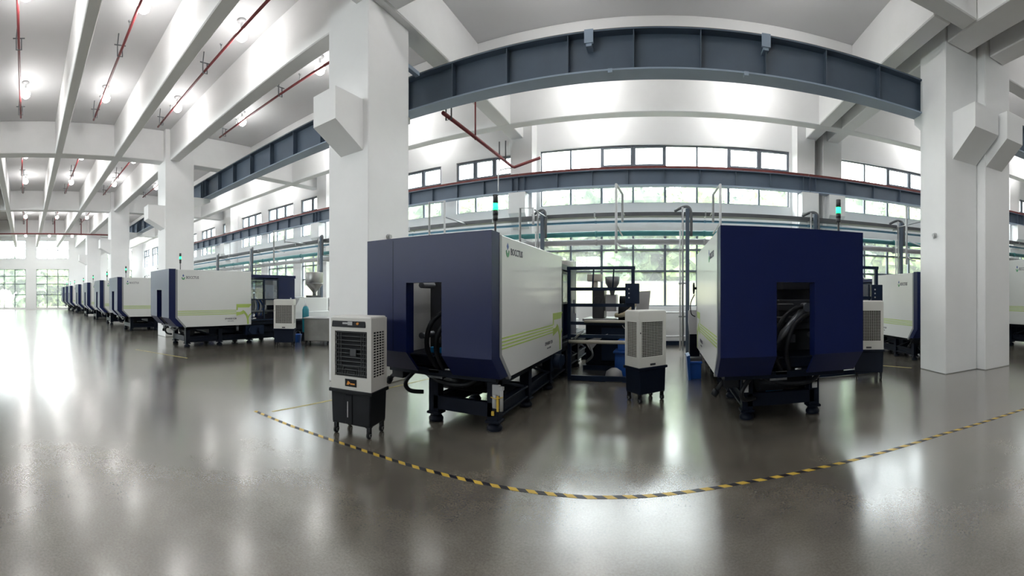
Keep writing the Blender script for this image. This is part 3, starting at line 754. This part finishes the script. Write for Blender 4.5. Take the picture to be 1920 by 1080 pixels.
for x in (.46, .84): obj('brace', Bm().cyl((x, .02, 2.08), (x - .02, .02, 1.75), .015, 8), M['navym'], g1)
obj('handle', Bm().tube([(.12, -.05, .80), (.2, -.1, .88), (.28, -.06, .93)], .02, 8, 3), M['lgrey'], g1)
guard('navy guard fence right of the blue fronted machine, above the right cooler', 2.5, 7.3, 1.75, 2.2, [1.55, 1.2, .8])

# auxiliary extraction unit behind the ladder fence
t = thing('extraction_unit', 'navy and grey auxiliary unit with cream hose behind the ladder fence', 'machine', (-1.1, 8.6, 0))
obj('cabinet', Bm().box(-.55, .75, 0, .7, .1, 1.05).bevel(.02, 2), M['navyd'], t)
obj('plinth', Bm().box(-.6, .8, -.05, .75, 0, .1), M['navym'], t)
obj('table_top', Bm().box(-.6, .85, -.1, .8, 1.05, 1.10), M['lgrey'], t)
obj('door', Bm().box(-.2, .35, -.02, .0, .2, .9).bevel(.006, 1), M['navym'], t)
obj('head', Bm().box(-.42, -.16, .1, .5, 1.10, 1.72).cyl((-.3, .05, 1.5), (-.3, .1, 1.5), .09, 16).bevel(.015, 1), M['slat'], t)
obj('head', Bm().box(-.14, .1, .15, .5, 1.25, 1.62).bevel(.02, 2), M['lgrey'], t)
obj('drum', Bm().cyl((.18, .0, 1.22), (.5, .0, 1.22), .2, 20).cyl((.2, -.02, 1.45), (.36, -.02, 1.45), .14, 18), M['black'], t)
obj('hopper', Bm().lathe([(.04, 1.6), (.06, 1.7), (.15, 1.86), (.16, 2.0), (.01, 2.01)], (.02, .1, 0), 18), M['midgrey'], t)
obj('spiral_hose', Bm().tube([(.12, -.12, 1.18), (.3, -.2, 1.2), (.48, -.22, 1.34), (.52, -.2, 1.52), (.45, -.1, 1.6)], .05, 10, 6), M['hose'], t)
obj('cable', Bm().tube([(.22, -.14, 1.08), (.3, -.15, .92), (.5, -.15, .82), (.66, -.15, .96), (.72, -.14, 1.06)], .009, 6, 6), M['wpipe'], t)
obj('chute', Bm().prism([(-.55, .62), (-.05, .78), (-.2, .68), (-.42, .42)], 'y', -.12, .1), M['lgrey'], t)
obj('side_shield', Bm().prism([(.52, 1.10), (.52, 1.68), (.84, 1.70), (.78, 1.10)], 'y', .35, .37), M['lgrey'], t)
obj('tool_case', Bm().box(-.52, -.2, .0, .2, 1.9, 2.06).bevel(.02, 2).box(-.4, -.3, .05, .12, 1.72, 1.9), M['beige'], t)
obj('clamp_arm', Bm().tube([(-.5, -.2, .2), (-.35, -.25, .35), (-.42, -.2, .55)], .025, 8, 4), M['galv'], t)
obj('clamp_arm', Bm().tube([(.15, -.2, .15), (.22, -.22, .38), (.32, -.2, .44)], .02, 8, 4), M['galv'], t)
t = tag(obj('storage_crate', Bm().box(-.16, .16, -.2, .2, 0, .45).box(-.19, .19, -.23, .23, .45, .5).box(-.1, .16, -.2, .2, .5, .72).bevel(.01, 1), M['blu'], None, (-.78, 8.15, 0)), 'blue plastic crates stacked behind the ladder fence, left of the middle cooler', 'crate')
t = tag(obj('grey_bag', Bm().lathe([(.14, 0), (.17, .05), (.15, .14), (.06, .2), (.01, .21)], (0, 0, 0), 14), M['lgrey'], None, (-.93, 7.75, 0)), 'small pale bag on the floor inside the ladder fence', 'bag')

# things at the left side of the second front machine
t = thing('control_desk', 'dark control desk with light sloped top left of the second front machine', 'cabinet', (.655, 8.6, 0))
obj('body', Bm().prism([(-.22, .14), (.15, .14), (.15, 1.0), (-.22, .80)], 'x', -.09, .12).bevel(.01, 1), M['navyd'], t)
obj('desk_top', Bm().prism([(-.26, .80), (.16, 1.03), (.16, 1.26), (.08, 1.28)], 'x', -.10, .13), M['lgrey'], t)
obj('foot', Bm().box(-.08, .1, -.2, .14, 0, .14), M['navyd'], t)
t = thing('hand_wheel', 'small black handwheel on the left flank of the second front machine', 'wheel', (.62, 8.0, 1.74))
obj('rim', Bm().tube([(.0, .1 * math.cos(a * PI / 6), .1 * math.sin(a * PI / 6)) for a in range(13)], .014, 8, 2), M['black'], t)
obj('spoke', Bm().cyl((0, -.1, 0), (0, .1, 0), .01, 6).cyl((0, 0, -.1), (0, 0, .1), .01, 6).cyl((-.02, 0, 0), (.13, 0, 0), .025, 10), M['black'], t)
obj('cable', Bm().tube([(.02, .05, -.12), (-.06, .03, -.3), (-.05, 0, -.5), (.03, .0, -.56)], .01, 6, 5), M['black'], t)
t = thing('parts_bin', 'blue plastic bin on the floor left of the second front machine', 'bin', (.62, 7.85, 0))
obj('body', Bm().prism([(-.14, 0), (.14, 0), (.17, .30), (-.17, .30)], 'x', -.12, .12).bevel(.012, 1), M['blu'], t)
obj('rim', Bm().box(-.14, .14, -.19, .19, .30, .34).bevel(.01, 1), M['blu'], t)
obj('side_board', Bm().prism([(-.13, .0), (-.16, .45), (-.10, .47), (-.08, .0)], 'y', -.22, .22), M['blu'], t)
obj('cloth', Bm().prism([(-.1, .34), (.15, .36), (.1, .40), (-.05, .39)], 'x', -.1, .15), M['slat'], t)

# ------------------------------------------------------------------ air coolers
def grille(b, x0, x1, z0, z1, y, nx, nz, t=.004, d=.003):
    for i in range(nx + 1):
        x = x0 + (x1 - x0) * i / nx; b.box(x - t, x + t, y - d, y, z0, z1)
    for k in range(nz + 1):
        z = z0 + (z1 - z0) * k / nz; b.box(x0, x1, y - d - .002, y - .002, z - t, z + t)
    return b
wheel0 = None
def cooler(label, X, Y, rz, H=1.37, front=True, W=.54, D=.38):
    """front=True: fan outlet and control strip on the -y side; otherwise the pad grille is on the -y side"""
    global wheel0
    r = thing('air_cooler', label, 'cooler', (X, Y, 0), rz, 'evaporative air coolers on castors')
    r.scale = (1, 1, H / 1.37)
    w, d = W / 2, D / 2
    b = Bm().prism([(-w + .015, .13), (w - .015, .13), (w, .50), (-w, .50)], 'y', -d, d)
    obj('water_tank', b.bevel(.018, 2), M['black'] if front else M['cnavy'], r)
    obj('tank_rim', Bm().box(-w - .02, w + .02, -d - .02, d + .02, .49, .53).bevel(.008, 2), M['black'] if front else M['cnavy'], r)
    z0, z1 = .53, 1.37
    # shell as four posts, a crown and a skirt around the openings
    b = Bm()
    e = .055
    gz0, gz1 = z0 + .15, z1 - .17
    b.box(-w, w, -d, d, z0, gz0)
    b.box(-w, w, -d, d, gz1, z1 - .02)
    for sx in (-1, 1):
        for sy in (-1, 1):
            b.box(min(sx * w, sx * (w - e)), max(sx * w, sx * (w - e)), min(sy * d, sy * (d - e)), max(sy * d, sy * (d - e)), gz0, gz1)
    obj('shell', b, M['cwhite'], r)
    obj('crown', Bm().box(-w + .004, w - .004, -d + .004, d - .004, z1 - .05, z1).bevel(.02, 3), M['cwhite'], r)
    obj('core', Bm().box(-w + .018, w - .018, (-d + .04) if front else (-d + .024), d - .02, gz0, gz1), M['pad'] if not front else M['black'], r)
    ow = w - e
    if front:
        b = Bm(); nsl = 11
        for k in range(nsl):
            b = Bm()
            z = gz0 + .02 + (gz1 - gz0 - .04) * k / (nsl - 1)
            b.prism([(-d + .012, z + .006), (-d + .034, z - .012), (-d + .036, z - .006), (-d + .014, z + .012)], 'x', -ow, ow)
            obj('slat', b, M['slat'], r)
        b = Bm()
        for x in (-ow + .02, -ow + .05, -ow + .08, ow - .02, ow - .05, ow - .08):
            b.box(x - .003, x + .003, -d + .006, -d + .012, gz0 + .02, gz1 - .02)
        for q, (a, c) in enumerate(((.05, .08), (.08, .12), (.11, .16))):
            b.box(-a, a, -d + .004, -d + .010, gz0 + .05 + .03 * q, gz0 + .056 + .03 * q).box(a - .003, a + .003, -d + .004, -d + .010, gz0 + .02, gz0 + .056 + .03 * q).box(-a, -a + .006, -d + .004, -d + .01, gz0 + .02, gz0 + .056 + .03 * q)
        b.box(-.01, .07, -d + .003, -d + .01, gz1 - .28, gz1 - .2)
        obj('fan_guard', b, M['slat'], r)
        obj('control_strip', Bm().prism([(-d - .012, z1 - .125), (-d + .03, z1 - .125), (-d + .03, z1 - .03), (-d + .005, z1 - .025)], 'x', -w + .015, w - .07).bevel(.008, 2), M['black'], r)
        obj('display', Bm().box(-.1, -.02, -d - .014, -d - .008, z1 - .09, z1 - .07).box(-.03, .03, -d - .014, -d - .008, z1 - .1, z1 - .06), M['lgrey'], r)
        obj('knob', Bm().cyl((.1, -d - .02, z1 - .08), (.1, -d, z1 - .08), .014, 12), M['orange'], r)
        obj('nameplate', Bm().box(-.07, .08, -d - .006, -d, z0 + .04, z0 + .125), M['black'], r)
        obj('nameplate_print', Bm().prism([(-.05, z0 + .06), (-.02, z0 + .06), (.0, z0 + .085), (-.03, z0 + .105)], 'y', -d - .008, -d - .005).box(.0, .06, -d - .008, -d - .005, z0 + .065, z0 + .08), M['orange'], r)
        obj('tank_ridge', Bm().box(-.07, .03, -d - .012, -d + .01, .14, .48).bevel(.008, 1), M['black'], r)
        obj('water_gauge', Bm().box(-.035, -.025, -d - .016, -d - .010, .22, .40), M['lgrey'], r)
    else:
        b = Bm(); grille(b, -ow, ow, gz0, gz1, -d + .02, 13, 21, .0022)
        obj('pad_grille', b, M['cwhite'], r)
        obj('latch', Bm().box(-w + .02, -w + .035, -d - .006, -d, gz0 + .35, gz0 + .37), M['slat'], r)
        obj('drain_label', Bm().box(-.05, .05, -d - .005, -d, z0 + .02, z0 + .05), M['slat'], r)
    # side grilles
    for s in (-1, 1):
        b = Bm(); dd = d - e
        nx, nz = (4, 17) if front else (8, 21)
        tz, ty = (.0055, .006) if front else (.0022, .0022)
        for k in range(nz + 1):
            z = gz0 + (gz1 - gz0) * k / nz; b.box(s * w - .006, s * w - .001, -dd, dd, z - tz, z + tz)
        for i in range(nx + 1):
            y = -dd + 2 * dd * i / nx; b.box(s * w - .007, s * w - .002, y - ty, y + ty, gz0, gz1)
        obj('side_grille', b, M['cwhite'], r)
    for sx in (-1, 1):
        for sy in (-1, 1):
            if wheel0 is None:
                wheel0 = obj('castor', Bm().cyl((-.014, 0, .042), (.014, 0, .042), .042, 16).box(-.022, .022, -.018, .022, .06, .135).cyl((-.024, 0, .042), (.024, 0, .042), .012, 8).box(-.03, .03, -.03, .03, .125, .135), [M['rubber']], r, (sx * (w - .05), sy * (d - .04), 0))
                q = wheel0
            else: q = inst('castor', wheel0, r, (sx * (w - .05), sy * (d - .04), 0))
            obj('hub', Bm().cyl((-.02, 0, .042), (.02, 0, .042), .02, 12), M['galv'], q)
    return r
cooler('white air cooler with black louvred front and black tank standing before the big column', -3.25, 3.5, math.radians(12))
cooler('white air cooler with meshed sides on a navy tank between the two front machines', -.26, 6.24, math.radians(40), 1.38, False, .52, .36)
cooler('white air cooler half hidden behind the right edge of the blue fronted machine', 3.82, 6.85, math.radians(-28), 1.5, False, .56, .4)
cooler('white air cooler with meshed face standing before the left machine', -10.15, 7.55, math.radians(42), 1.47, False, .62, .42)

# ------------------------------------------------------------------ small equipment left of the big column
t = thing('dryer_cabinet', 'brushed stainless steel box on castors beside the left machine', 'cabinet', (-9.85, 8.7, 0), math.radians(35))
obj('body', Bm().box(-.42, .42, -.3, .3, .14, .84).bevel(.02, 2), M['inox'], t)
obj('lid', Bm().box(-.45, .45, -.33, .33, .84, .88).bevel(.008, 1), M['lgrey'], t)
obj('panel', Bm().box(-.3, .05, -.306, -.3, .25, .75), M['inox'], t)
for a in (-.35, .35):
    for c_ in (-.24, .24): obj('castor', Bm().cyl((a - .02, c_, .06), (a + .02, c_, .06), .06, 14).box(a - .03, a + .03, c_ - .02, c_ + .02, .08, .15), M['rubber'], t)
t = thing('gas_cylinder', 'teal gas cylinder with white cap left of the stainless box', 'cylinder', (-10.95, 9.05, 0))
obj('body', Bm().lathe([(.11, 0), (.12, .02), (.12, .78), (.09, .88), (.04, .92)], (0, 0, .3), 20), M['cyl'], t)
obj('cap', Bm().lathe([(.05, 1.2), (.05, 1.28), (.02, 1.34), (.01, 1.42)], (0, 0, 0), 14), M['wpipe'], t)
obj('stand', Bm().box(-.14, .14, -.14, .14, 0, .3), M['navyd'], t)
t = thing('bucket', 'small blue bucket on the floor beside the stainless box', 'bucket', (-10.75, 8.55, 0))
obj('body', Bm().lathe([(.10, 0), (.13, .26), (.14, .27), (.13, .28), (.12, .27), (.09, .02)], (0, 0, 0), 20), M['blu'], t)
obj('handle', Bm().tube([(-.13, 0, .26), (-.08, 0, .37), (.08, 0, .37), (.13, 0, .26)], .006, 6, 4), M['galv'], t)
t = thing('material_loader', 'white sloped conveyor housing on legs behind the stainless box', 'machine', (-9.9, 10.2, 0), math.radians(35))
obj('housing', Bm().prism([(-.75, 1.05), (-.6, 1.05), (.4, .82), (.9, .82), (.9, 1.6), (-.3, 1.6), (-.75, 1.5)], 'y', -.25, .25).bevel(.015, 1), M['mwhite'], t)
for x, z in ((-.66, 1.05), (.84, .82)):
    for y in (-.16, .16): obj('leg', Bm().box(x - .04, x + .04, y - .04, y + .04, 0, z), M['slat'], t)
obj('cross_bar', Bm().box(-.62, .8, -.19, -.13, .3, .36), M['slat'], t)
obj('control_box', Bm().box(-.7, -.35, -.28, -.25, 1.2, 1.45), M['slat'], t)

# ------------------------------------------------------------------ hazard tape on the floor
def tape(name, label, pts, wd, m, rep=.16):
    b = bmesh.new(); uv = b.loops.layers.uv.new('UVMap')
    P = [Vector((x, y, 0)) for x, y in pts]
    Q = []
    for i in range(len(P) - 1):
        n = max(1, int((P[i + 1] - P[i]).length / .3))
        for k in range(n): Q.append(P[i].lerp(P[i + 1], k / n))
    Q.append(P[-1]); s = 0; prev = None
    for i, p in enumerate(Q):
        d = (Q[min(i + 1, len(Q) - 1)] - Q[max(i - 1, 0)]).normalized(); nrm = Vector((-d.y, d.x, 0))
        if i: s += (p - Q[i - 1]).length
        L_ = b.verts.new(p + nrm * wd / 2 + Vector((0, 0, .0025))); R_ = b.verts.new(p - nrm * wd / 2 + Vector((0, 0, .0025)))
        if prev:
            f = b.faces.new((prev[1], R_, L_, prev[0]))
            for lp, c in zip(f.loops, ((prev[2], 0), (s, 0), (s, wd), (prev[2], wd))): lp[uv].uv = (c[0] / rep, c[1] / rep * .9)
        prev = (L_, R_, s)
    me = bpy.data.meshes.new(name); b.to_mesh(me); b.free(); me.materials.append(m)
    o = bpy.data.objects.new(name, me); COL.objects.link(o)
    sol = o.modifiers.new('thickness', 'SOLIDIFY'); sol.thickness = .002; sol.offset = -1
    return tag(o, label, 'tape')
tape('floor_tape', 'long yellow and black hazard tape curving across the floor in the foreground',
     [(-4.75, 3.02), (-4.0, 3.04), (-3.44, 3.08), (-3.0, 3.11), (-2.1, 3.12), (-1.36, 3.14), (-.6, 3.18), (-.14, 3.25), (.21, 3.32), (.72, 3.42), (1.38, 3.5), (2.03, 3.55), (2.98, 3.62), (4.43, 3.60), (9, 3.55)], .05, M['tape'])
tape('floor_tape', 'faint yellow tape line leading away behind the front cooler', [(-4.6, 3.2), (-4.5, 4.6), (-4.1, 7.6)], .04, M['ytape'])
tape('floor_tape', 'faint yellow tape line on the floor left of the double column', [(4.5, 8.3), (5.15, 7.3)], .05, M['ytape'])
tape('floor_tape', 'faint yellow tape line on the floor before the left machine', [(-11.5, 3.2), (-9.5, 4.0)], .05, M['ytape'])

# ------------------------------------------------------------------ outside
struct('trim_1', Bm().box(XL - 60, XR + 60, YW + .3, YW + 3, -.4, -.1), M['road'])
tag(obj('ground', Bm().prism([(YW + 2.5, -.4), (YW + 2.5, .2), (21, 2.1), (22, 2.25), (90, 2.6), (90, -.4)], 'x', -110, 90), M['grass']), 'pale sunlit grass bank rising outside the windows', 'ground')['kind'] = 'structure'
tag(obj('ground', Bm().box(-110, XL - .4, -60, YW + 2.5, -.4, -.05), M['grass']), 'grass outside the far end windows', 'ground')['kind'] = 'structure'
tag(obj('road', Bm().box(-100, 80, 22.2, 24, 2.2, 2.36), M['road']), 'pale concrete road edge above the grass bank', 'road')['kind'] = 'structure'
def make_tree(m, seed, h=7.0, spread=2.6):
    rnd = random.Random(seed)
    t = thing('tree', '', 'tree')
    b = bmesh.new()
    for k in range(12):
        a = rnd.random() * 2 * PI; rr = spread * .55 * math.sqrt(rnd.random()); z = h * (.16 + .70 * rnd.random()); R = spread * (.42 + .25 * rnd.random())
        ret = bmesh.ops.create_icosphere(b, subdivisions=3, radius=R, matrix=Matrix.Translation((rr * math.cos(a), rr * math.sin(a), z)))
        for v in ret['verts']:
            n = noise.noise(v.co * 1.7 + Vector((seed, 0, 0))) * .55 + noise.noise(v.co * 5 + Vector((0, seed, 0))) * .28
            c = Vector((rr * math.cos(a), rr * math.sin(a), z)); v.co = c + (v.co - c) * (1 + n)
    base = [v.co.copy() for v in b.verts]
    for k in range(2600):
        p = rnd.choice(base) + Vector((rnd.gauss(0, .18), rnd.gauss(0, .18), rnd.gauss(0, .18)))
        u = Vector((rnd.gauss(0, 1), rnd.gauss(0, 1), rnd.gauss(0, 1))).normalized(); v = u.orthogonal().normalized() * .09
        b.faces.new([b.verts.new(p + u * .16), b.verts.new(p + v), b.verts.new(p - u * .16), b.verts.new(p - v)])
    obj('crown', b, m, t)
    obj('trunk', Bm().cyl((0, 0, -.4), (0, 0, h * .55), .16, 10, .08), M['bark'], t)
    return t
tA = make_tree(M['leafA'], 3); tB = make_tree(M['leafB'], 11, 7.6, 2.9)
used = {0: False, 1: False}
def put(x, y, z, k, s, rz):
    src = (tA, tB)[k]
    o = src if not used[k] else copy_tree(src); used[k] = True
    o.location = (x, y, z); o.rotation_euler = (0, 0, rz); o.scale = (s, s, s)
    tag(o, ('light green leafy tree outside beyond the grass bank' if k == 0 else 'darker green tree outside beyond the grass bank'), 'tree', ('light green' if k == 0 else 'dark green') + ' trees outside the windows')
for i in range(18):
    put(-50 + 5.2 * i + random.uniform(-.3, .3), 27 + random.uniform(-.8, .8), 1.3, 0 if i % 3 else 1, random.uniform(.98, 1.08), random.random() * 6)
for i in range(14):
    put(-47 + 6.6 * i + random.uniform(-.4, .4), 34 + random.uniform(-.8, .8), 1.3, 1 if i % 3 else 0, random.uniform(1.12, 1.22), random.random() * 6)
for i in range(7):
    put(-60 + 5 * (i % 2), -16 + 5.2 * i, -1.0, i % 2, random.uniform(1.0, 1.15), random.random() * 6)
